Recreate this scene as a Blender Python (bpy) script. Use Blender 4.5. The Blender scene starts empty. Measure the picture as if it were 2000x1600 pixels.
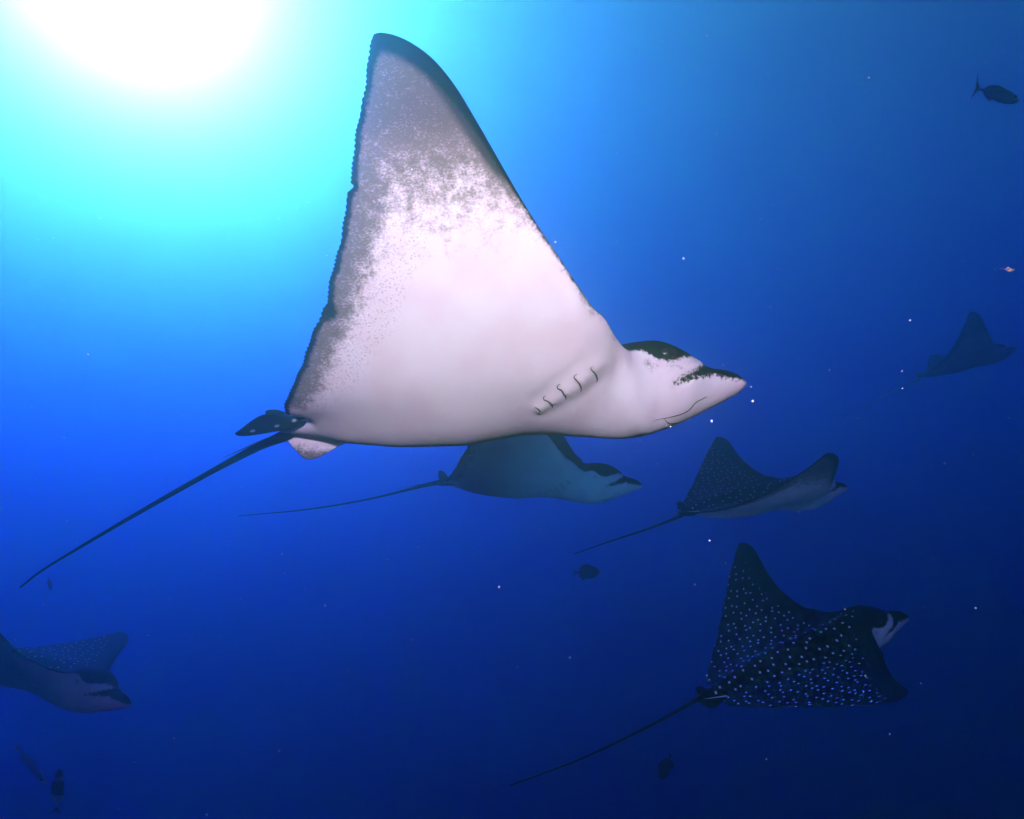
import bpy, bmesh, math, random
import numpy as np
from mathutils import Matrix, Vector
from mathutils.geometry import delaunay_2d_cdt
from mathutils.bvhtree import BVHTree

random.seed(7)
rng = np.random.default_rng(7)
scene = bpy.context.scene
C = scene.collection

# ------------------------------------------------------------------ camera
DEPTH = 16.75                                  # metres of water above the lens
PITCH = math.radians(15.0)
HFOV = math.radians(75)
FPX = 1000 / math.tan(HFOV / 2)                # focal length in pixels of the 2000 px wide photograph
CAM = np.array([0.0, 0.0, -DEPTH])
cd = bpy.data.cameras.new('camera')
cd.sensor_width = 36
cd.lens = 18 / math.tan(HFOV / 2)
cd.clip_start = 0.02
cd.clip_end = 2000
cam = bpy.data.objects.new('camera', cd)
C.objects.link(cam)
cam.location = CAM
cam.rotation_euler = (math.pi / 2 + PITCH, 0, 0)
scene.camera = cam
CP, SP = math.cos(PITCH), math.sin(PITCH)


def to_world_dir(v):                           # (right, up, depth) -> world
    v = np.asarray(v, float)
    return np.stack([v[..., 0], v[..., 2] * CP - v[..., 1] * SP, v[..., 2] * SP + v[..., 1] * CP], -1)


def at(px, py, z):                             # pixel of the photograph + depth in metres -> world point
    return CAM + to_world_dir(np.array([(px - 1000) / FPX * z, (800 - py) / FPX * z, z]))


# ------------------------------------------------------------------ light
sun_dir = to_world_dir(np.array([265 - 1000, 800 + 60, FPX]))
sun_dir /= np.linalg.norm(sun_dir)
SUN_EL = math.asin(sun_dir[2])
SUN_AZ = math.atan2(sun_dir[0], sun_dir[1])    # from +Y towards +X
world = bpy.data.worlds.new('World')
scene.world = world
world.use_nodes = True
wn = world.node_tree.nodes
sky = wn.new('ShaderNodeTexSky')
sky.sky_type = 'NISHITA'
sky.sun_disc = False
sky.sun_elevation = SUN_EL
sky.sun_rotation = SUN_AZ
sky.altitude = 0
sky.air_density = 0.35
sky.dust_density = 0.1
wn['Background'].inputs['Strength'].default_value = 0.05
world.node_tree.links.new(sky.outputs[0], wn['Background'].inputs[0])

sl = bpy.data.lights.new('sun', 'SUN')
sl.energy = 5.0
sl.angle = math.radians(0.5)
sl.color = (1.0, 0.985, 0.95)
sun = bpy.data.objects.new('sun', sl)
C.objects.link(sun)
sun.location = (0, 0, 20)
sun.rotation_euler = Vector(sun_dir).to_track_quat('Z', 'Y').to_euler()

# the diver's two strobes on their arms beside the camera housing: they light the near bellies neutral against the blue water
def strobe(pos, aim, watts, cone, col):
    l = bpy.data.lights.new('strobe', 'SPOT')
    l.energy = watts
    l.color = col
    l.shadow_soft_size = 0.06
    l.spot_size = math.radians(cone)
    l.spot_blend = 0.65
    o = bpy.data.objects.new('strobe', l)
    C.objects.link(o)
    pos, aim = np.array(pos), np.array(aim)
    o.location = CAM + to_world_dir(pos)
    o.rotation_euler = Vector(to_world_dir(pos - aim)).to_track_quat('Z', 'Y').to_euler()


strobe((0.05, 0.60, -0.12), (0.04, 0.12, 1.75), 80.0, 72, (1.0, 0.83, 0.765))       # upper arm, on the near ray
strobe((0.75, -0.75, 0.30), (1.35, -0.86, 4.8), 52.0, 44, (.18, .88, 1.0))      # lower arm, on the rays behind it

scene.view_settings.view_transform = 'Standard'
scene.view_settings.look = 'None'
scene.view_settings.exposure = 2.0
scene.view_settings.gamma = 1.0
scene.view_settings.use_curve_mapping = False
scene.cycles.volume_bounces = 4
scene.cycles.max_bounces = 6
scene.cycles.diffuse_bounces = 2
scene.cycles.glossy_bounces = 2
scene.cycles.use_denoising = True
scene.cycles.caustics_reflective = False
scene.cycles.caustics_refractive = False


# ------------------------------------------------------------------ helpers
def sm(a, b, x):
    t = np.clip((np.asarray(x, float) - a) / (b - a), 0, 1)
    return t * t * (3 - 2 * t)


def tag(o, label=None, cat=None, group=None, kind=None):
    if label: o['label'] = label
    if cat: o['category'] = cat
    if group: o['group'] = group
    if kind: o['kind'] = kind


def mesh_obj(name, verts, faces, mat, parent=None, smooth=True, attrs=None):
    me = bpy.data.meshes.new(name)
    me.from_pydata([tuple(v) for v in np.asarray(verts, float).tolist()], [], [tuple(f) for f in faces])
    if smooth:
        me.polygons.foreach_set('use_smooth', [True] * len(me.polygons))
    for k, v in (attrs or {}).items():
        v = np.asarray(v, float)
        if v.ndim == 2:
            a = me.attributes.new(k, 'FLOAT_VECTOR', 'POINT')
            a.data.foreach_set('vector', v.ravel())
        else:
            a = me.attributes.new(k, 'FLOAT', 'POINT')
            a.data.foreach_set('value', v.ravel())
    if mat: me.materials.append(mat)
    me.update()
    o = bpy.data.objects.new(name, me)
    C.objects.link(o)
    if parent: o.parent = parent
    return o


def tube(pts, radii, n=8, flat=1.0):
    """closed tube along a polyline, returns verts, faces"""
    P = np.asarray(pts, float)
    T = np.gradient(P, axis=0)
    T /= np.linalg.norm(T, axis=1)[:, None] + 1e-12
    up = np.array([0, 0, 1.0])
    V, Fc = [], []
    for i in range(len(P)):
        a = np.cross(up, T[i])
        if np.linalg.norm(a) < .05: a = np.cross(np.array([0, 1.0, 0]), T[i])
        a /= np.linalg.norm(a)
        b = np.cross(T[i], a)
        for k in range(n):
            th = 2 * math.pi * k / n
            V.append(P[i] + radii[i] * (a * math.cos(th) + flat * b * math.sin(th)))
    for i in range(len(P) - 1):
        for k in range(n):
            Fc.append((i * n + k, i * n + (k + 1) % n, (i + 1) * n + (k + 1) % n, (i + 1) * n + k))
    Fc.append(tuple(range(n))[::-1])
    Fc.append(tuple((len(P) - 1) * n + k for k in range(n)))
    return np.array(V), Fc


def catmull(pts, n):
    P = np.asarray(pts, float)
    seg = np.concatenate([[0], np.cumsum(np.linalg.norm(np.diff(P, axis=0), axis=1))])
    t = np.linspace(0, seg[-1], n)
    out = []
    Q = np.vstack([2 * P[0] - P[1], P, 2 * P[-1] - P[-2]])
    for v in t:
        i = min(np.searchsorted(seg, v, 'right') - 1, len(P) - 2)
        u = (v - seg[i]) / (seg[i + 1] - seg[i])
        a, b, c, d = Q[i], Q[i + 1], Q[i + 2], Q[i + 3]
        out.append(.5 * (2 * b + (c - a) * u + (2 * a - 5 * b + 4 * c - d) * u * u + (3 * b - a - 3 * c + d) * u ** 3))
    return np.array(out)


class NT:
    """small node-tree writer"""
    def __init__(self, name):
        self.m = bpy.data.materials.new(name)
        self.m.use_nodes = True
        self.t = self.m.node_tree
        self.n = self.t.nodes
        self.out = self.n['Material Output']
        self.b = self.n['Principled BSDF']

    def new(self, typ, **kw):
        nd = self.n.new(typ)
        for k, v in kw.items(): setattr(nd, k, v)
        return nd

    def link(self, a, b): self.t.links.new(a, b)

    def put(self, sock, v):
        if isinstance(v, bpy.types.NodeSocket): self.link(v, sock)
        else: sock.default_value = v

    def math(self, op, a, b=0.0, c=0.0, clamp=False):
        nd = self.new('ShaderNodeMath', operation=op, use_clamp=clamp)
        for s, v in zip(nd.inputs, (a, b, c)): self.put(s, v)
        return nd.outputs[0]

    def attr(self, name, vec=False):
        nd = self.new('ShaderNodeAttribute', attribute_name=name)
        return nd.outputs['Vector'] if vec else nd.outputs['Fac']

    def step(self, v, lo, hi):
        nd = self.new('ShaderNodeMapRange', interpolation_type='SMOOTHSTEP')
        self.put(nd.inputs[0], v)
        nd.inputs[1].default_value = lo
        nd.inputs[2].default_value = hi
        return nd.outputs[0]

    def noise(self, vec, scale, detail=3.0, rough=.5):
        nd = self.new('ShaderNodeTexNoise')
        self.put(nd.inputs['Vector'], vec)
        nd.inputs['Scale'].default_value = scale
        nd.inputs['Detail'].default_value = detail
        nd.inputs['Roughness'].default_value = rough
        return nd.outputs[0]

    def mix(self, f, a, b):
        nd = self.new('ShaderNodeMix', data_type='RGBA')
        self.put(nd.inputs[0], f)
        self.put(nd.inputs[6], a)
        self.put(nd.inputs[7], b)
        return nd.outputs[2]


def plain(name, col, rough=.5, spec=.4, noise=None):
    t = NT(name)
    if noise:
        tc = t.new('ShaderNodeTexCoord')
        n = t.noise(tc.outputs['Object'], noise[0], 4)
        t.link(t.mix(t.step(n, .35, .65), (*col, 1), (*noise[1], 1)), t.b.inputs['Base Color'])
    else:
        t.b.inputs['Base Color'].default_value = (*col, 1)
    t.b.inputs['Roughness'].default_value = rough
    t.b.inputs['Specular IOR Level'].default_value = spec
    return t.m


# ------------------------------------------------------------------ the sea: one closed box of clear blue water, the surface on top
def water():
    t = NT('sea_water')
    t.n.remove(t.b)
    a = t.new('ShaderNodeVolumePrincipled')      # blue water: absorbs red first, scatters forward round the sun
    scat = np.array([.053, .122, .0500])
    ext = np.array([.205, .210, .077])
    d = .5
    q = np.clip((ext - scat) / (d - scat), 0, 1)
    a.inputs['Density'].default_value = d
    a.inputs['Color'].default_value = (*(scat / d), 1)
    a.inputs['Absorption Color'].default_value = (*((1 - q) ** 2), 1)
    a.inputs['Anisotropy'].default_value = .925
    t.link(a.outputs[0], t.out.inputs['Volume'])
    x0, x1, y0, y1, z0, z1 = -220, 220, -80, 320, -90, 0
    v = [(x, y, z) for z in (z0, z1) for y in (y0, y1) for x in (x0, x1)]
    f = [(0, 2, 3, 1), (4, 5, 7, 6), (0, 1, 5, 4), (2, 6, 7, 3), (0, 4, 6, 2), (1, 3, 7, 5)]
    o = mesh_obj('water', v, f, t.m, smooth=False)
    tag(o, 'deep clear blue sea water all around', 'water', kind='structure')


water()

# ------------------------------------------------------------------ eagle ray template (flat, x forward, y left, z up, metres)
HEAD = [(.858, 0), (.8565, .014), (.85, .030), (.835, .045), (.80, .058), (.765, .067), (.74, .076), (.715, .089), (.69, .104),
        (.66, .116), (.62, .124), (.58, .131), (.55, .142), (.525, .160)]
LEAD = [(.50, .19), (.47, .25), (.44, .31), (.41, .373), (.377, .413), (.339, .477), (.291, .557), (.245, .632), (.201, .711),
        (.159, .792), (.118, .872), (.078, .946), (.036, 1.004), (-.007, 1.042), (-.045, 1.064), (-.08, 1.074), (-.097, 1.071)]
TRAIL = [(-.105, 1.05), (-.112, 1.02), (-.122, .981), (-.143, .906), (-.165, .83), (-.185, .759), (-.198, .709), (-.218, .652), (-.246, .582),
         (-.277, .508), (-.303, .457), (-.338, .397), (-.371, .341), (-.406, .28), (-.435, .23), (-.458, .191), (-.474, .155)]
REAR = [(-.480, .135), (-.474, .115), (-.455, .10), (-.435, .082), (-.435, .066), (-.46, .055), (-.51, .038), (-.55, .02), (-.56, 0)]
ZT = [(-.6, .012), (-.5, .03), (-.4, .06), (-.25, .10), (0, .13), (.2, .14), (.4, .155), (.5, .165), (.58, .168), (.63, .158), (.67, .140), (.70, .120),
      (.725, .098), (.742, .080), (.755, .076), (.78, .073), (.81, .065), (.835, .054), (.85, .046), (.86, .04)]
ZB = [(-.6, -.012), (-.5, -.028), (-.42, -.045), (-.35, -.068), (-.2, -.09), (0, -.10), (.1, -.088), (.18, -.078), (.26, -.082), (.34, -.096), (.42, -.108), (.48, -.115),
      (.55, -.109), (.62, -.09), (.68, -.07), (.72, -.052), (.76, -.036), (.80, -.018), (.83, -.006), (.85, .0), (.86, .005)]
ZE = [(-.6, 0), (.34, 0), (.42, .035), (.48, .08), (.53, .103), (.57, .098), (.62, .072), (.66, .055), (.72, .045), (.80, .032), (.86, .022)]


def tab(t, x):
    t = np.array(t)
    return np.interp(x, t[:, 0], t[:, 1])


def smooth_tab(t):
    xs = np.linspace(t[0][0], t[-1][0], 300)
    ys = tab(t, xs)
    k = np.array([1, 2, 3, 4, 3, 2, 1.]); k /= k.sum()
    for _ in range(2):
        ys = np.convolve(np.pad(ys, 3, 'edge'), k, 'valid')
    return np.stack([xs, ys], 1)


ZT, ZB, ZE = smooth_tab(ZT), smooth_tab(ZB), smooth_tab(ZE)


def seg_dist(P, A, B):
    """distance of each point to polyline segments A-B and index of nearest"""
    best = np.full(len(P), 1e9)
    idx = np.zeros(len(P), int)
    for i in range(0, len(P), 800):
        p = P[i:i + 800, None, :]
        ab = (B - A)[None]
        t = np.clip(((p - A[None]) * ab).sum(2) / (ab ** 2).sum(2), 0, 1)
        d = np.linalg.norm(p - (A[None] + t[..., None] * ab), axis=2)
        idx[i:i + 800] = d.argmin(1)
        best[i:i + 800] = d.min(1)
    return best, idx


def resample(P, h):
    L = np.concatenate([[0], np.cumsum(np.linalg.norm(np.diff(P, axis=0), axis=1))])
    n = max(2, int(round(L[-1] / h)) + 1)
    t = np.linspace(0, L[-1], n)
    return np.stack([np.interp(t, L, P[:, 0]), np.interp(t, L, P[:, 1])], 1)


def gill_bump(x, s):
    # raised row of gill flaps on the belly, each lapping over the slit behind it
    a, b = np.array([.378, .247]), np.array([.222, .137])
    L = np.linalg.norm(b - a); t = (b - a) / L
    u = (x - a[0]) * t[0] + (s - a[1]) * t[1]
    v = -(x - a[0]) * t[1] + (s - a[1]) * t[0]
    k = u / L
    w = .030 - .010 * np.clip(k, 0, 1)
    saw = (k * 4.0) % 1.0
    row = np.exp(-(v / (w * .85)) ** 2) * sm(-.30, -.06, k) * (1 - sm(.98, 1.10, k))
    return row * (.0045 + .0036 * saw) - .0022 * np.exp(-((np.abs(v) - w * 1.8) / .018) ** 2) * sm(-.1, .1, k) * (1 - sm(.9, 1.1, k))


def build_template():
    head = resample(catmull(HEAD + [LEAD[0]], 200), .005)
    lead = resample(catmull(LEAD, 300), .008)
    tr = resample(catmull([LEAD[-1]] + TRAIL + [REAR[0]], 600), .0026)
    # free trailing edge: fine scallops of the fin rays, two old nicks
    L = np.concatenate([[0], np.cumsum(np.linalg.norm(np.diff(tr, axis=0), axis=1))])
    tg = np.gradient(tr, axis=0); tg /= np.linalg.norm(tg, axis=1)[:, None]
    nrm = np.stack([tg[:, 1], -tg[:, 0]], 1)
    if nrm[len(nrm) // 2, 0] > 0: nrm = -nrm                     # outwards = backwards
    ph = 2 * np.pi * (L / .0125 + .35 * np.sin(L * 23) + .2 * np.sin(L * 61))
    off = .0044 * (.45 + .55 * np.abs(np.sin(L * 29 + 1.3 * np.sin(L * 11)))) * (np.abs(np.sin(ph / 2)) - .6) + .0018 * np.sin(L * 37) + .0012 * np.sin(L * 90 + 1)
    off -= .010 * np.exp(-((L - .335) / .007) ** 2) + .005 * np.exp(-((L - .62) / .012) ** 2)
    off += .006 * np.exp(-((L - (L[-1] - .055)) / .03) ** 2)
    off *= sm(0, .03, L) * sm(0, .03, L[-1] - L)
    tr = tr + nrm * off[:, None]
    rear = resample(catmull(REAR, 120), .006)
    parts = [head[:-1], lead[:-1], tr[:-1], rear]
    out = np.vstack(parts)
    out[0, 1] = 0; out[-1, 1] = 0
    kind = np.concatenate([[k] * len(p) for k, p in enumerate(parts)])
    n = len(out)
    # edge roundness along the outline
    r = np.zeros(n)
    for i in range(n):
        x, s = out[i]
        if kind[i] == 0: r[i] = np.interp(x, [.52, .58, .70, .745, .80, .86], [.085, .115, .10, .07, .055, .04])
        elif kind[i] == 1: r[i] = np.interp(s, [.19, .35, .7, 1.07], [.08, .055, .035, .014])
        elif kind[i] == 2: r[i] = np.interp(s, [.15, .4, 1.07], [.02, .016, .012])
        else: r[i] = np.interp(x, [-.56, -.44], [.03, .025])
    A, B = out[:-1], out[1:]
    # interior points
    pts = []
    tgo = np.gradient(out, axis=0); tgo /= np.linalg.norm(tgo, axis=1)[:, None]
    nin = np.stack([tgo[:, 1], -tgo[:, 0]], 1)
    for d in (.0012, .003, .0065, .012, .019):
        step = max(.0035, d * .8)
        last = None
        for i in range(1, n - 1):
            if last is not None and np.linalg.norm(out[i] - out[last]) < step: continue
            last = i
            pts.append(out[i] + nin[i] * d)
            pts.append(out[i] - nin[i] * d)
    ring = np.array(pts)

    def inside(P):
        poly = out
        x, y = P[:, 0], P[:, 1]
        c = np.zeros(len(P), bool)
        for i in range(len(poly)):
            x1, y1 = poly[i]; x2, y2 = poly[(i + 1) % len(poly)]
            if y1 == y2: continue
            hit = ((y1 > y) != (y2 > y)) & (x < (x2 - x1) * (y - y1) / (y2 - y1) + x1)
            c ^= hit
        return c
    ring = ring[inside(ring) & (ring[:, 1] > .002)]
    dr, _ = seg_dist(ring, A, B)
    tgt = np.array([.0012, .003, .0065, .012, .019])
    ring = ring[np.abs(dr[:, None] - tgt[None]).min(1) < .0007]

    def hexgrid(h, x0, x1, y0, y1):
        g = []
        j = 0
        y = y0
        while y < y1:
            xs = np.arange(x0 + (h / 2 if j % 2 else 0), x1, h)
            g.append(np.stack([xs, np.full(len(xs), y)], 1))
            y += h * .866; j += 1
        return np.vstack(g)
    hf = .006
    gf = hexgrid(hf, .12, .87, hf * .866, .30)
    gc = hexgrid(.0135, -.6, .55, .0117, 1.1)
    gc = gc[~((gc[:, 0] > .125) & (gc[:, 1] < .295))]
    g = np.vstack([gf, gc])
    g = g[inside(g)]
    dg, _ = seg_dist(g, A, B)
    g = g[dg > .0235]
    axis_x = np.concatenate([np.arange(-.545, .12, .0135), np.arange(.125, .85, hf)])
    axis = np.stack([axis_x, np.zeros(len(axis_x))], 1)
    allp = np.vstack([out, axis[::1], ring, g])
    # loop: outline then back along the axis
    loop = list(range(n)) + list(range(n, n + len(axis)))
    V, Ed, Fc, ov, _, _ = delaunay_2d_cdt([Vector((float(p[0]), float(p[1]))) for p in allp], [], [loop], 1, 1e-6)
    P = np.array([(v.x, v.y) for v in V])
    d, idx = seg_dist(P, A, B)
    on_out = np.array([any(o < n for o in src) if src else False for src in ov])
    d[on_out] = 0
    rr = (r[idx] + r[idx + 1]) / 2
    # smooth the radius field a little by blending with the distance-weighted neighbours
    dle, _ = seg_dist(P, np.vstack([head[8:-1], lead])[:-1], np.vstack([head[8:-1], lead])[1:])
    dte, _ = seg_dist(P, tr[:-1], tr[1:])
    x, s = P[:, 0], P[:, 1]
    q = np.clip(d / rr, 0, 1)
    Eg = np.sqrt(np.clip(1 - (1 - q) ** 2, 0, 1))
    ze = tab(ZE, x)
    mh = sm(.42, .56, x)
    sig_t = np.interp(x, [-.5, -.3, 0, .4], [.05, .10, .15, .15])
    sig_b = np.interp(x, [-.5, -.3, 0, .4], [.05, .12, .17, .15])
    Ct = (1 - mh) * np.exp(-(s / sig_t) ** 2) + mh * (1 - .10 * (s / .12) ** 2)
    Cb = (1 - mh) * np.exp(-(s / sig_b) ** 2) + mh * (1 - .10 * (s / .12) ** 2)
    tw = (.045 * np.clip(1 - s / 1.1, 0, 1) ** 1.1 + .005) * (.16 + .84 * sm(0, .34, dte)) * (1 - mh)
    core_t = np.clip(tab(ZT, x) - ze, 0, 1) * Ct
    core_b = np.clip(ze - tab(ZB, x), 0, 1) * Cb
    zt = ze + Eg * (core_t ** 3 + (1.0 * tw) ** 3) ** (1 / 3)
    zb = ze - Eg * (core_b ** 3 + (.8 * tw) ** 3) ** (1 / 3)
    # brow ridge over the eye, hollow between head and bill
    zt += .010 * np.exp(-((x - .605) / .05) ** 2 - ((s - .085) / .025) ** 2) * Eg
    zb -= gill_bump(x, s)
    return dict(P=P, F=[tuple(f) for f in Fc], on=on_out, zt=zt, zb=zb, d=d, dle=dle, dte=dte)


T = build_template()


def assemble(T):
    """mirror the half planform, top and bottom sheets sharing the outline"""
    P, on = T['P'], T['on']
    n = len(P)
    ax = P[:, 1] < 1e-7
    V, top, half_src = [], [], []
    def idmap(side, up):
        m = np.zeros(n, int)
        for i in range(n):
            key = (i, 0 if ax[i] else side, 2 if on[i] else up)
            if key not in ids:
                ids[key] = len(V)
                z = T['zt'][i] if up else T['zb'][i]
                if on[i]: z = (T['zt'][i] + T['zb'][i]) / 2
                V.append((P[i, 0], P[i, 1] * side, z))
                top.append(.5 if on[i] else float(up))
                half_src.append(i)
            m[i] = ids[key]
        return m
    ids = {}
    F = []
    for side in (1, -1):
        for up in (1, 0):
            m = idmap(side, up)
            for f in T['F']:
                a = P[f[1]] - P[f[0]]; b = P[f[2]] - P[f[0]]
                ccw = a[0] * b[1] - a[1] * b[0] > 0
                keep = ccw == (side == 1)
                keep = keep == bool(up)
                g = [int(m[k]) for k in f]
                if len(set(g)) < 3: continue
                F.append(tuple(g if keep else g[::-1]))
    return np.array(V), F, np.array(top), np.array(half_src)


BV, BF, BTOP, BSRC = assemble(T)
# fold between the face and the bill, running back under the eye
FOLD = np.array([(.615, .018), (.640, .027), (.668, .039), (.70, .056), (.725, .073), (.745, .088)])


def carve_fold():
    xz = BV[:, [0, 2]]
    d, i = seg_dist(xz, FOLD[:-1], FOLD[1:])
    k = (BV[:, 0] > .58) & (np.abs(BV[:, 1]) > .02)
    prof = np.exp(-(d / .008) ** 2) * sm(.60, .66, BV[:, 0])
    f = 1 - .17 * prof
    BV[k, 1] *= f[k]


carve_fold()


def phi(ss, fl):
    q = np.clip((ss - .02) / .28, 0, 1)
    t = np.clip((ss - .12) / .98, 0, 1.3)
    return np.radians(fl[0] * q * q * (3 - 2 * q) + (fl[1] - fl[0]) * t ** .9)


SS = np.linspace(0, 1.4, 281)
MM = np.linspace(0, 1, 21)


def flap_tables(fl):
    A, B = [], []
    for m in MM:
        p = phi(SS, fl) * m
        c, v = np.cos(p), np.sin(p)
        A.append(np.concatenate([[0], np.cumsum((c[1:] + c[:-1]) / 2 * np.diff(SS))]))
        B.append(np.concatenate([[0], np.cumsum((v[1:] + v[:-1]) / 2 * np.diff(SS))]))
    return np.array(A), np.array(B)


def bil(tb, m, s):
    i = np.clip(m * (len(MM) - 1), 0, len(MM) - 1 - 1e-6); i0 = i.astype(int); fi = i - i0
    j = np.clip(s / SS[1], 0, len(SS) - 1 - 1e-6); j0 = j.astype(int); fj = j - j0
    return (tb[i0, j0] * (1 - fi) * (1 - fj) + tb[i0 + 1, j0] * fi * (1 - fj) + tb[i0, j0 + 1] * (1 - fi) * fj + tb[i0 + 1, j0 + 1] * fi * fj)


def deform(V, pose):
    """bend the flat template: wing beat of each side and sweep of the tips"""
    V = np.asarray(V, float)
    x, y, z = V[:, 0], V[:, 1], V[:, 2]
    s = np.abs(y)
    m = 1 - sm(.48, .62, x)
    out = np.zeros_like(V)
    for side, fl, sw, tw in ((1, pose['flL'], pose['swL'], pose.get('twL', 0)), (-1, pose['flR'], pose['swR'], pose.get('twR', 0))):
        k = (y >= 0) if side == 1 else (y < 0)
        if not k.any(): continue
        A, B = flap_tables(fl)
        a, v = bil(A, m[k], s[k]), bil(B, m[k], s[k])
        p = phi(s[k], fl) * m[k]
        zz = z[k] + tw * s[k] ** 2 * (x[k] + .1)
        out[k, 0] = x[k] + sw * s[k] ** 2
        out[k, 1] = side * (a - zz * np.sin(p))
        out[k, 2] = v + zz * np.cos(p)
    return out


# ------------------------------------------------------------------ skin
ZLINE = [(.30, .5), (.44, .11), (.50, .108), (.54, .112), (.57, .092), (.60, .084), (.635, .087), (.655, .096), (.69, .106), (.72, .100), (.74, .080), (.75, .043), (.80, .033), (.835, .030), (.86, .027)]
FLOW = [(.60, .014), (.62, .018), (.67, .029), (.72, .038), (.745, .044), (.76, .2)]
FUP = [(.60, .012), (.62, .025), (.67, .047), (.72, .078), (.745, .10), (.76, .2)]


def skin_attrs(V, top, src):
    d, dle, dte = T['d'][src], T['dle'][src], T['dte'][src]
    x, s, z = V[:, 0], np.abs(V[:, 1]), V[:, 2]
    up = top > .75
    edge = (top > .25) & (top < .75)
    band_le = np.interp(s, [0, .3, .45, .6, .75, .85, .95, 1.08], [-.02, -.01, .001, .003, .008, .014, .028, .04])
    band_te = np.where(s > .12, .0125, -.01) + .008 * sm(.95, 1.05, s)
    gb = np.maximum(band_le - dle, band_te - dte)
    gb = np.maximum(gb, .022 - np.hypot((x + .285) / 1.0, (s - .468) / 1.4))      # torn dark patch on the free edge
    gt = d + .004
    g = np.where(up, gt, np.where(edge, .004, gb))
    # head: countershading line along the side
    hw = sm(.47, .53, x)
    gh = np.maximum(z - tab(ZLINE, x), np.where((x > .605) & (x < .755), np.minimum(z - tab(FLOW, x), tab(FUP, x) - z), -1))
    g = g * (1 - hw) + gh * hw
    D = np.clip(1.0 * sm(.40, .90, s) ** 1.15, 0, 1)
    wte = np.interp(s, [.12, .25, .5, .8, 1.05], [.10, .13, .17, .22, .25])
    D = np.maximum(D, .95 * (1 - sm(.15 * wte, wte, dte)) * sm(.10, .2, s))
    D = np.maximum(D, .55 * (1 - sm(.0, .035, dle)) * sm(.22, .34, s))
    D = np.maximum(D, .62 * np.exp(-((z - .072) / .022) ** 2) * sm(.5, .56, x) * (1 - sm(.69, .73, x)))
    D = np.maximum(D, 1.15 * (1 - sm(.2, 1, dle / np.interp(s, [.4, .7, .9, 1.05], [.03, .06, .11, .13]))) * sm(.5, .8, s))
    D = np.where(top > .75, 0, D)
    return g, D, dle, np.where(up & (x < .62), 1.0, np.where(up, 0.0, -np.clip(1 - dte / (wte * 1.2), 0, 1) * sm(.10, .2, s) - .10 * sm(.77, .84, x) * sm(-.01, .02, z)))


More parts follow.
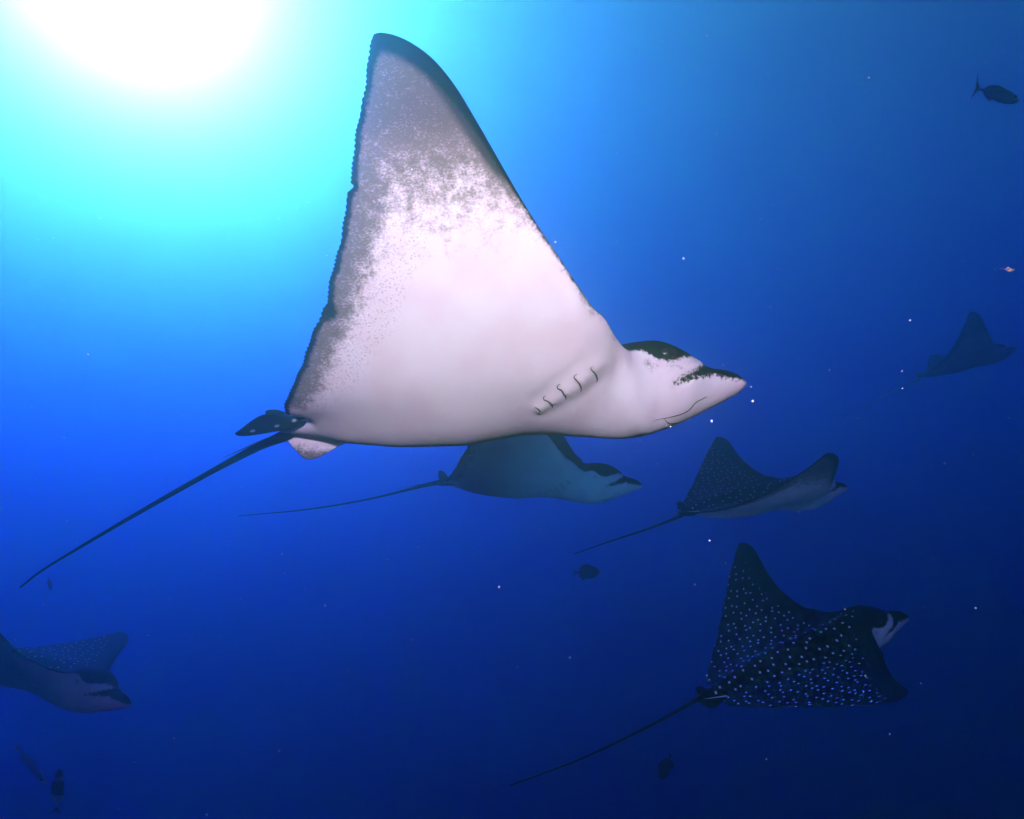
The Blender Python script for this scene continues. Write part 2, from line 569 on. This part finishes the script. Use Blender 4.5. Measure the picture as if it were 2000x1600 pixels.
def ray_skin(name, spots=1.0):
    t = NT(name)
    plan = t.attr('plan', True)
    g, D, dle, fin = t.attr('shade_line'), t.attr('mottle'), t.attr('lead_dist'), t.attr('fin')
    ng = t.noise(plan, 110, 4, .65)
    sx0 = t.new('ShaderNodeSeparateXYZ'); t.link(plan, sx0.inputs[0])
    gg = t.math('MULTIPLY_ADD', t.math('SUBTRACT', ng, .5), t.math('MULTIPLY_ADD', t.step(sx0.outputs[0], .5, .56), .026, .022), g)
    dark = t.step(gg, -.006, .004)
    # belly: white, clouded grey-brown to the tips, freckled along the free edge
    sx = t.new('ShaderNodeMapping'); sx.inputs['Scale'].default_value = (.7, 1, 1)
    t.link(plan, sx.inputs[0])
    n1 = t.noise(plan, 34, 6, .68)
    n2 = t.noise(sx.outputs[0], 230, 2, .6)
    amp = t.math('MULTIPLY_ADD', t.math('MULTIPLY', D, t.math('SUBTRACT', 1.0, D)), 3.4, .22)
    v = t.math('MULTIPLY_ADD', t.math('SUBTRACT', n1, .5), t.math('MULTIPLY', amp, 1.7), D)
    v = t.math('MULTIPLY_ADD', t.math('SUBTRACT', n2, .5), .95, v)
    mk = t.step(v, .30, 1.0)
    vo = t.new('ShaderNodeTexVoronoi'); vo.inputs['Scale'].default_value = 130
    t.link(plan, vo.inputs['Vector'])
    dots = t.math('MULTIPLY', t.math('SUBTRACT', 1.0, t.step(vo.outputs['Distance'], .16, .30)), t.step(t.attr('spotted'), -.02, -.16))
    mk = t.math('MAXIMUM', mk, t.math('MULTIPLY', dots, .75))
    nb = t.noise(plan, 7, 2)
    white = t.mix(t.step(nb, .35, .7), (.86, .78, .765, 1), (.82, .685, .68, 1))
    grey = t.mix(t.step(t.noise(plan, 45, 3), .35, .65), (.27, .205, .19, 1), (.40, .325, .31, 1))
    deep = t.mix(t.step(D, .45, .85), grey, (.175, .145, .135, 1))
    deep = t.mix(t.step(D, .90, 1.12), deep, (.035, .032, .034, 1))
    belly = t.mix(mk, white, deep)
    # back: near black with rows of white spots
    sp = t.new('ShaderNodeSeparateXYZ'); t.link(plan, sp.inputs[0])
    cb = t.new('ShaderNodeCombineXYZ')
    t.link(sp.outputs[0], cb.inputs[0])
    t.link(sp.outputs[1], cb.inputs[1])
    v2 = t.new('ShaderNodeTexVoronoi', voronoi_dimensions='2D')
    v2.inputs['Scale'].default_value = 17.5
    v2.inputs['Randomness'].default_value = .62
    t.link(cb.outputs[0], v2.inputs['Vector'])
    spot = t.math('SUBTRACT', 1.0, t.step(v2.outputs['Distance'], .085, .135))
    spot = t.math('MULTIPLY', spot, t.step(t.math('MULTIPLY_ADD', t.math('SUBTRACT', nb, .5), .08, dle), .09, .13))
    spot = t.math('MULTIPLY', spot, t.math('MAXIMUM', t.attr('spotted'), 0.0))
    nd = t.noise(plan, 18, 4)
    back = t.mix(nd, (.0035, .005, .006, 1), (.008, .011, .012, 1))
    back = t.mix(spot, back, (.80, .84, .82, 1))
    col = t.mix(dark, belly, back)
    t.link(col, t.b.inputs['Base Color'])
    t.b.inputs['Roughness'].default_value = .6
    t.b.inputs['Specular IOR Level'].default_value = .4
    t.b.inputs['IOR'].default_value = 1.06      # wet skin in water, not in air
    bp = t.new('ShaderNodeBump')
    bp.inputs['Strength'].default_value = .10
    bp.inputs['Distance'].default_value = .004
    t.link(t.noise(plan, 210, 3), bp.inputs['Height'])
    t.link(bp.outputs[0], t.b.inputs['Normal'])
    return t.m


SKIN = ray_skin('spotted_ray_skin')
EYE = plain('dark_eye', (.030, .010, .008), .25, .4)
PUPIL = plain('pupil_black', (.002, .002, .002), .1, .6)
GILL = plain('gill_slit_dark', (.035, .020, .022), .6, .2)
LIP = plain('lip_line_dark', (.06, .035, .035), .6, .2)
SPINE = plain('tail_spine_horn', (.05, .04, .035), .5, .3)
SPIR = plain('spiracle_dark', (.012, .008, .008), .6, .2)


def plate(outline, th, normal_axis):
    """thin fin from a planar outline in a local frame: returns verts, faces; tapered to the rim"""
    P = catmull(list(outline) + [outline[0]], 64)[:-1]
    c = P.mean(0)
    V, F = [], []
    rings = [(1.0, .12), (.93, .6), (.7, .9), (.4, 1.0)]
    n = len(P)
    for sgn in (1, -1):
        base = len(V)
        for k, h in rings:
            for p in P:
                q = c + (p - c) * k
                V.append((q[0], q[1], sgn * th * h))
        V.append((c[0], c[1], sgn * th))
        for r in range(len(rings) - 1):
            for i in range(n):
                f = (base + r * n + i, base + r * n + (i + 1) % n, base + (r + 1) * n + (i + 1) % n, base + (r + 1) * n + i)
                F.append(f if sgn == 1 else f[::-1])
        for i in range(n):
            f = (base + 3 * n + i, base + 3 * n + (i + 1) % n, base + 4 * n)
            F.append(f if sgn == 1 else f[::-1])
    m = 4 * n + 1
    for i in range(n):
        F.append((i, m + i, m + (i + 1) % n, (i + 1) % n))
    return np.array(V), F


PELVIC = [(.03, 0), (-.02, .028), (-.06, .060), (-.092, .078), (-.115, .076), (-.135, .060), (-.158, .034), (-.175, .012), (-.15, -.006), (-.08, -.010), (.0, -.010)]
DORSAL = [(.0, 0), (-.02, .03), (-.045, .052), (-.07, .056), (-.082, .045), (-.078, .02), (-.075, 0), (-.04, -.012)]


def rot(ax, deg):
    return np.array(Matrix.Rotation(math.radians(deg), 3, ax))


def frame(az, pit, roll):
    az, pit, roll = map(math.radians, (az, pit, roll))
    F = np.array([math.cos(pit) * math.cos(az), math.sin(pit), math.cos(pit) * math.sin(az)])
    R0 = np.array([math.sin(az), 0, -math.cos(az)])
    U0 = np.array([-math.sin(pit) * math.cos(az), math.cos(pit), -math.sin(pit) * math.sin(az)])
    return F, math.cos(roll) * R0 + math.sin(roll) * U0, math.cos(roll) * U0 - math.sin(roll) * R0


GILLS = None      # flat-template polylines of the five slits, found once on the nearest ray


def eagle_ray(pose, label):
    F, R, U = frame(*pose['rot'])
    O = at(*pose['O'])
    M = Matrix.Identity(4)
    for i, ax in enumerate((F, -R, U)):
        w = to_world_dir(ax)
        for j in range(3): M[j][i] = float(w[j])
    M.translation = Vector(O)
    Mi = np.array(M.inverted())
    sc = pose.get('scale', 1.0)

    def loc(px, py, z):
        p = at(px, py, z)
        return (Mi[:3, :3] @ p + Mi[:3, 3]) / sc

    V = deform(BV, pose)
    g, D, dle, spt = skin_attrs(BV, BTOP, BSRC)
    plan = BV.copy()
    fin = np.zeros(len(V))
    faces = list(BF)
    allV, aP, aG, aD, aL, aS = [V], [plan], [g], [D], [dle], [spt]
    off = len(V)

    def add(v, f, gv, Dv=0.0, pl=None, lead=0.0, sp=0.0):
        nonlocal off
        v = np.asarray(v)
        allV.append(v)
        aP.append(v if pl is None else pl)
        aG.append(np.broadcast_to(np.asarray(gv, float), (len(v),)))
        aD.append(np.broadcast_to(np.asarray(Dv, float), (len(v),)))
        aS.append(np.full(len(v), float(sp)))
        aL.append(np.broadcast_to(np.asarray(lead, float), (len(v),)))
        faces.extend(tuple(i + off for i in q) for q in f)
        off += len(v)

    # pelvic fins
    for side, ang, spl, back, dx, dz, dp in ((1, *pose.get('pelL', (-12, 14, 0, 0, 0, 0))), (-1, *pose.get('pelR', (-12, 14, 0, 0, 0, 0)))):
        v, f = plate(PELVIC, .0045, 2)
        rim = np.abs(v[:, 2]) < .001
        topside = v[:, 2] > 0
        shape = v.copy()
        v = v @ rot('Z', spl).T
        v[:, 0] *= pose.get('pel_len', 1.0)
        if side == -1:
            v[:, 1] *= -1
            f = [q[::-1] for q in f]
        v = v @ rot('X', ang * side).T @ rot('Y', -dp).T
        v = v + np.array([-.425 + dx, .05 * side, -.012 + dz])
        rr = shape[:, 1]
        add(v, f, .02 if back else np.where(topside, .02, np.where(rim, .005, -.014)), np.where(topside, 0, .95 * sm(.0, .07, rr)),
            pl=shape + np.array([-.42, 0, 0]), lead=.2, sp=.55 if back else 0.0)
    # dorsal fin on the tail root
    v, f = plate([(a, b) for a, b in DORSAL], .006, 1)
    v = v * np.array([1, pose.get('dorsal', 1.0), 1])
    v = np.stack([v[:, 0] - .505, v[:, 2], v[:, 1] + .020], 1)
    add(v, f, .02, lead=0.0)
    # tail
    tp = [np.array([-.40, 0, .0]), np.array([-.50, 0, .004])]
    for c in pose['tail']: tp.append(loc(*c))
    pts = catmull(tp, 60)
    u = np.linspace(0, 1, 60)
    rad = np.interp(u, [0, .08, .16, .3, .6, 1], [.034, .020, .013, .009, .0065, .0035])
    v, f = tube(pts, rad, 10)
    add(v, f, .02, lead=0.0, pl=np.stack([-.6 - np.repeat(u, 10), v[:, 1] - v[:, 1].mean(), v[:, 2] * 0], 1))

    Vn = np.vstack(allV)
    body = mesh_obj('eagle_ray', Vn, faces, SKIN, attrs={
        'plan': np.vstack(aP), 'shade_line': np.concatenate(aG), 'mottle': np.concatenate(aD), 'lead_dist': np.concatenate(aL), 'spotted': np.concatenate(aS)})
    body.matrix_world = M @ Matrix.Scale(sc, 4)
    tag(body, label, 'ray', 'eagle rays swimming in a loose school')

    global GILLS, MOUTH
    if GILLS is None:
        bvh = BVHTree.FromPolygons([Vector(v) for v in (np.array(M)[:3, :3] @ V.T).T + np.array(M)[:3, 3]], BF)

        def hit(px, py):
            dr = at(px, py, 1.0) - CAM
            p, nn, i, dd = bvh.ray_cast(Vector(CAM), Vector(dr).normalized())
            if p is None: return None
            a, b, c = (np.array(V[k]) for k in BF[i])
            q = Mi[:3, :3] @ np.array(p) + Mi[:3, 3]
            # barycentric
            v0, v1, v2 = b - a, c - a, q - a
            d00, d01, d11, d20, d21 = v0 @ v0, v0 @ v1, v1 @ v1, v2 @ v0, v2 @ v1
            den = d00 * d11 - d01 * d01
            w1 = (d11 * d20 - d01 * d21) / den; w2 = (d00 * d21 - d01 * d20) / den
            w1, w2 = np.clip([w1, w2], 0, 1)
            fa, fb, fc = (BV[k] for k in BF[i])
            return fa * (1 - w1 - w2) + fb * w1 + fc * w2
        z1 = lambda L: [(1000 + a / 9.09, 690 + b / 9.09) for a, b in L]
        raw = [z1(l) for l in (
            [(1440, 230), (1400, 260), (1410, 300), (1460, 345), (1500, 410), (1510, 480), (1495, 515)],
            [(1160, 375), (1110, 400), (1105, 440), (1150, 485), (1195, 545), (1225, 620), (1220, 685)],
            [(855, 545), (810, 580), (810, 630), (880, 660), (915, 720), (955, 780), (955, 825)],
            [(595, 755), (560, 785), (570, 830), (640, 855), (685, 890), (720, 935), (715, 970)],
            [(400, 950), (430, 975), (465, 995), (495, 1030), (497, 1075)])]
        GILLS = [[h for h in (hit(*p) for p in l) if h is not None] for l in raw]
        MOUTH = [[h for h in (hit(*p) for p in l) if h is not None] for l in (
            [(1275, 823), (1288, 819), (1300, 817), (1318, 813), (1336, 807), (1348, 799), (1358, 787), (1369, 781), (1381, 775)],
            [(1298, 818), (1301, 823), (1307, 827), (1316, 827), (1326, 826)])]

    def strip_part(name, poly, mat, r, side):
        P = np.array(poly, float)
        P = catmull(P, 24)
        if side == 1: P[:, 1] = np.abs(P[:, 1])
        else: P[:, 1] = -np.abs(P[:, 1])
        Q = deform(P, pose)
        w = np.sin(np.linspace(.15, math.pi - .1, 24)) ** .5
        w *= np.linspace(.6, 1.25, 24)
        v, f = tube(Q, r * w, 6)
        return mesh_obj(name, v, f, mat, body)

    for side in (-1, 1):
        for l in GILLS:
            if len(l) > 3: strip_part('gill_slit', l, GILL, .0024, side)
        strip_part('mouth', MOUTH[0], LIP, .0018, side)
        if len(MOUTH[1]) > 2: strip_part('nostril', MOUTH[1], GILL, .0022, side)
        # eye
        e0 = deform(np.array([[.607, .1085 * side, .107]]), pose)[0]
        v, f = uv_ball(16, 10)
        e = mesh_obj('eye', v * np.array([.030, .017, .0165]) + e0, f, EYE, body)
        mesh_obj('pupil', v * np.array([.008, .004, .010]) + e0 + np.array([.007, .0150 * side, -.001]), f, PUPIL, e)
        s0 = deform(np.array([[.49, .125 * side, .115]]), pose)[0]
        mesh_obj('spiracle', v * np.array([.035, .010, .012]) @ rot('Z', -18 * side).T + s0, f, SPIR, body)
    # barbed spine lying on the tail root
    i0, i1 = 9, 17
    sp = pts[i0:i1] + np.linspace(.014, .026, i1 - i0)[:, None] * np.array([0, .2, 1.0])
    v, f = tube(sp, np.linspace(.0042, .0008, i1 - i0), 6, .6)
    mesh_obj('tail_spine', v, f, SPINE, body)
    return body


def uv_ball(nu, nv):
    V = [(0, 0, 1.0)]
    F = []
    for j in range(1, nv):
        th = math.pi * j / nv
        for i in range(nu):
            p = 2 * math.pi * i / nu
            V.append((math.sin(th) * math.cos(p), math.sin(th) * math.sin(p), math.cos(th)))
    V.append((0, 0, -1.0))
    for i in range(nu):
        F.append((0, 1 + i, 1 + (i + 1) % nu))
        F.append((len(V) - 1, 1 + (nv - 2) * nu + (i + 1) % nu, 1 + (nv - 2) * nu + i))
    for j in range(nv - 2):
        for i in range(nu):
            a = 1 + j * nu
            F.append((a + i, a + nu + i, a + nu + (i + 1) % nu, a + (i + 1) % nu))
    return np.array(V), F


POSES = [
    (dict(O=(900, 805, 2.0), rot=(0, 4, 10), flR=(34, 78), flL=(34, 78), swR=0, swL=0, pelL=(-70, 10, 0, .07, -.034, 0), pelR=(20, -26, 1, -.03, .0, 20), pel_len=1.1, dorsal=.5,
          tail=[(560, 848, 2.03), (480, 885, 2.1), (300, 985, 2.3), (100, 1103, 2.6), (40, 1147, 2.7)]),
     'large eagle ray with its brightly lit white belly and one raised wing filling the view'),
    (dict(O=(1012, 946, 4.69), rot=(-11, -1, 2), flR=(40, 84), flL=(40, 76), swR=.02, swL=0,
          tail=[(830, 948, 4.8), (720, 975, 5.0), (600, 995, 5.2), (465, 1008, 5.5)]),
     'eagle ray with teal belly passing right behind the large white-bellied ray'),
    (dict(O=(1462, 982, 5.07), rot=(12.4, 4.9, 1.0), flR=(10.8, 43), flL=(19, 39), swR=.066, swL=.356,
          tail=[(1330, 1008, 4.9), (1260, 1035, 4.75), (1190, 1058, 4.6), (1122, 1082, 4.45)]),
     'eagle ray seen from behind, spotted wing up and pale rounded wing underside beside it'),
    (dict(O=(1534, 1300, 4.11), rot=(7, 17.5, -3.6), flR=(11, 26), flL=(-1, 58), swR=.102, swL=.339,
          tail=[(1380, 1356, 4.0), (1280, 1412, 3.85), (1140, 1480, 3.7), (995, 1535, 3.5)]),
     'dark eagle ray showing its whole white-spotted back with both wings spread'),
    (dict(O=(1870, 715, 9.98), rot=(-8.5, 15.3, 10.2), flR=(18, 62), flL=(12, 38), swR=.096, swL=.2,
          tail=[(1790, 742, 10.0), (1740, 768, 9.9), (1690, 793, 9.8), (1640, 813, 9.7)]),
     'faint small distant eagle ray fading into dark blue water with one wing raised'),
    (dict(O=(22, 1308, 4.33), rot=(-8.4, -13.6, 24), flR=(21, 60), flL=(15, 26), swR=-.138, swL=.056,
          tail=[(-80, 1230, 4.6), (-200, 1200, 4.9), (-320, 1190, 5.2)]),
     'dusky eagle ray gliding head down with only head and front wings in view'),
]
RAYS = [eagle_ray(p, l) for p, l in POSES]


# ------------------------------------------------------------------ small fish
def fish_skin(name, back, belly, patches=None):
    t = NT(name)
    tc = t.new('ShaderNodeTexCoord')
    sp = t.new('ShaderNodeSeparateXYZ'); t.link(tc.outputs['Object'], sp.inputs[0])
    n = t.noise(tc.outputs['Object'], 14, 3)
    h = t.math('MULTIPLY_ADD', t.math('SUBTRACT', n, .5), .03, sp.outputs[2])
    col = t.mix(t.step(h, -.02, .035), (*belly, 1), (*back, 1))
    if patches:
        for x0, x1, c in patches:
            f = t.math('MULTIPLY', t.step(sp.outputs[0], x0, x0 + .015), t.math('SUBTRACT', 1.0, t.step(sp.outputs[0], x1 - .015, x1)))
            col = t.mix(f, col, (*c, 1))
    t.link(col, t.b.inputs['Base Color'])
    t.b.inputs['Roughness'].default_value = .45
    t.b.inputs['Specular IOR Level'].default_value = .35
    return t.m


def fish(px, py, z, length, heading, roll_up, deep, thick, mat, label, fork=.32, name='reef_fish', toward=0.0):
    """side-on fish: heading in degrees in the picture plane of the place (0 = right, 90 = up)"""
    X = np.linspace(0, 1, 26)
    hh = np.interp(X, [0, .03, .12, .3, .5, .7, .86, .93, 1], [.005, .22, .62, .97, 1.0, .70, .26, .17, .19]) * deep / 2
    ww = np.interp(X, [0, .03, .15, .35, .6, .85, 1], [.02, .3, .8, 1.0, .75, .25, .06]) * thick / 2
    n = 14
    V, F = [], []
    for i, x in enumerate(X):
        for k in range(n):
            a = 2 * math.pi * k / n
            V.append((.5 - x * .86, ww[i] * math.cos(a), hh[i] * math.sin(a) * (1.0 if math.sin(a) > 0 else .95)))
    for i in range(len(X) - 1):
        for k in range(n):
            F.append((i * n + k, (i + 1) * n + k, (i + 1) * n + (k + 1) % n, i * n + (k + 1) % n))
    F.append(tuple(range(n)))
    F.append(tuple((len(X) - 1) * n + k for k in range(n))[::-1])

    def fin(outl, th=.006):
        v, f = plate(outl, th, 1)
        b = len(V)
        V.extend((p[0], p[2], p[1]) for p in v)
        F.extend(tuple(i + b for i in q) for q in f)
    fin([(-.33, .0), (-.36, .03), (-.45, fork * .55), (-.50, fork), (-.475, fork * .5), (-.43, 0), (-.475, -fork * .5), (-.50, -fork), (-.45, -fork * .55), (-.36, -.03)])
    d = deep / 2
    fin([(.22, d * .55), (.12, d * 1.12), (-.05, d * 1.18), (-.20, d * .85), (-.27, d * .3), (-.1, d * .4), (.08, d * .5)])
    fin([(.02, -d * .6), (-.08, -d * 1.15), (-.2, -d * .85), (-.27, -d * .3), (-.12, -d * .4)])
    V = np.array(V) * length
    o = mesh_obj(name, V, F, mat)
    c, s_ = math.cos(math.radians(heading)), math.sin(math.radians(heading))
    ct, st = math.cos(math.radians(toward)), math.sin(math.radians(toward))
    Fd = to_world_dir(np.array([c * ct, s_ * ct, -st]))
    Up = to_world_dir(np.array([-s_, c, 0.0]) * (1 if abs(heading) < 100 else -1))
    Ld = np.cross(Up, Fd); Ld /= np.linalg.norm(Ld)
    Up = np.cross(Fd, Ld)
    ru = math.radians(roll_up)
    Ld = Ld * math.cos(ru) - Up * math.sin(ru)
    M = Matrix.Identity(4)
    for i, ax in enumerate((Fd, Ld, np.cross(Fd, Ld))):
        for j in range(3): M[j][i] = float(ax[j])
    M.translation = Vector(at(px, py, z))
    o.matrix_world = M
    tag(o, label, 'fish')
    v, f = uv_ball(10, 8)
    for sd in (-1, 1):
        x = .36
        i = int(round((.5 - x) / .86 * 25))
        mesh_obj('eye', (v * .028 + np.array([x, sd * ww[i] * .82, hh[i] * .30])) * length, f, PUPIL, o)
    return o


PALE = fish_skin('pale_blue_fish', (.10, .16, .2), (.85, .88, .86))
SILV = fish_skin('silver_fish', (.72, .78, .80), (.85, .88, .88))
DARKF = fish_skin('dark_fish', (.006, .008, .01), (.012, .015, .017))
BANDF = fish_skin('banded_fish', (.015, .02, .025), (.02, .026, .03), [(-.13, -.02, (.75, .80, .80)), (.075, .125, (.8, .85, .85))])
fish(1946, 184, 3.1, .225, -17, 0, .30, .15, PALE, 'pale blue fish with forked tail swimming high in the open water', name='pale_fish')
fish(1145, 1118, 6.6, .27, 1, 0, .50, .2, DARKF, 'small dark oval fish below the tail of the ray seen from behind', fork=.17, name='dark_fish')
fish(1301, 1497, 5.6, .24, -112, 0, .44, .2, DARKF, 'small dark fish diving head down beside the long tail of the spotted ray', fork=.15, name='dark_fish')
fish(97, 1140, 6.0, .13, -78, 0, .30, .16, DARKF, 'tiny dark fish by the tail tip of the large white-bellied ray', fork=.12, name='dark_fish')
fish(60, 1493, 5.4, .42, -52, 0, .17, .11, SILV, 'slender silvery fish heading down under the dusky gliding ray', fork=.13, name='silver_fish')
fish(113, 1545, 5.0, .34, 86, 0, .26, .14, BANDF, 'dark fish with two white patches rising beside the slender silvery fish', fork=.13, name='banded_fish')


# ------------------------------------------------------------------ drifting plankton and specks in the water
def blob(c, r, seed, el=1.0):
    g = np.random.default_rng(seed)
    v, f = uv_ball(8, 6)
    d = np.array([el, 1, 1]) * (1 + g.normal(size=3) * .2)
    q = Matrix.Rotation(g.random() * 6.28, 3, Vector(g.normal(size=3))).to_3x3()
    v = (v * d * (1 + g.normal(size=(len(v), 1)) * .18) * r) @ np.array(q).T + c
    return v, f


SPECK = plain('plankton_speck', (.75, .78, .74), .7, .2)
V, F = [], []
known = [(1335, 505, 1.5), (975, 1147, 1.6), (635, 1183, 1.3), (1085, 473, 1.2), (1697, 152, 1.4), (125, 855, 1.1), (172, 692, 1.2), (105, 465, 1.0), (360, 1015, 1.0),
         (1485, 428, .9), (1392, 750, 1.0), (1390, 823, 1.7), (1470, 784, 1.6), (1250, 861, 1.3), (805, 1250, 1.0), (680, 1310, .9), (1113, 1285, .9), (1010, 1303, .8), (545, 1467, 1.3),
         (340, 1442, 1.3), (262, 1489, 1.0), (288, 1242, 1.0), (85, 1427, 1.0), (1763, 759, 1.0), (1762, 725, .8), (1676, 817, .8), (1948, 786, 1.1), (1970, 816, 1.0), (1883, 510, .9), (1943, 526, .9),
         (1906, 1188, 1.0), (1806, 1187, .8), (1650, 1190, .9), (1386, 1056, 1.2), (1417, 1100, .9), (1357, 1142, .8), (1738, 1434, .9), (1520, 1620, .9), (1620, 723, .8), (1845, 905, .9), (1900, 888, 1.0),
         (1497, 1483, 1.0), (150, 1060, .8), (555, 1120, .8), (757, 1093, .8), (470, 1170, .8), (1150, 600, .8), (1260, 570, .8), (1505, 600, .8), (30, 1250, .8), (1690, 1320, .7), (1560, 1000, .7)]
k = 0
for px, py, m in known:
    z = 1.0 + .9 * rng.random()
    v, f = blob(at(px, py, z), .00095 * m * z, k, 1.3); b = sum(len(q) for q in V); V.append(v); F += [tuple(i + b for i in q) for q in f]; k += 1
base = sum(len(q) for q in V)
for i in range(420):
    px, py, z = rng.random() * 2200 - 100, rng.random() * 1800 - 100, .9 + 4.5 * rng.random() ** .8
    v, f = blob(at(px, py, z), (.0004 + .0011 * rng.random() ** 3) * (.6 + .4 * z), 1000 + i, 1.2)
    V.append(v); F += [tuple(j + base for j in q) for q in f]; base += len(v)
o = mesh_obj('marine_snow', np.vstack(V), F, SPECK)
tag(o, 'tiny pale specks of plankton drifting through the water', 'plankton', kind='stuff')

# one larger orange plankton animal caught by the strobe
PINK = plain('plankton_orange', (.85, .34, .20), .5, .3, (300, (.9, .75, .65)))
o = None
root = at(1973, 527, 1.15)
vv, ff = [], []
b = 0
for dx, dy, r, el in ((0, -.0005, .0030, 1.3), (-.0034, .0016, .0024, 1.1), (.0030, -.0022, .0018, 1.2), (.0068, .0008, .0012, 1.0), (-.0075, .001, .0010, 1.4)):
    v, f = blob(to_world_dir(np.array([dx, dy, 0])), r, int(abs(dx) * 1e5) + 3, el)
    vv.append(v); ff += [tuple(i + b for i in q) for q in f]; b += len(v)
th, fh = tube([to_world_dir(np.array(p)) for p in ((-.007, .001, 0), (-.012, .002, 0), (-.018, .0012, 0))], [.0004, .0003, .0002], 5)
vv.append(th); ff += [tuple(i + b for i in q) for q in fh]
o = mesh_obj('plankton', np.vstack(vv), ff, PINK)
o.location = Vector(root)
tag(o, 'small orange plankton animal glowing above the faint distant ray', 'plankton')
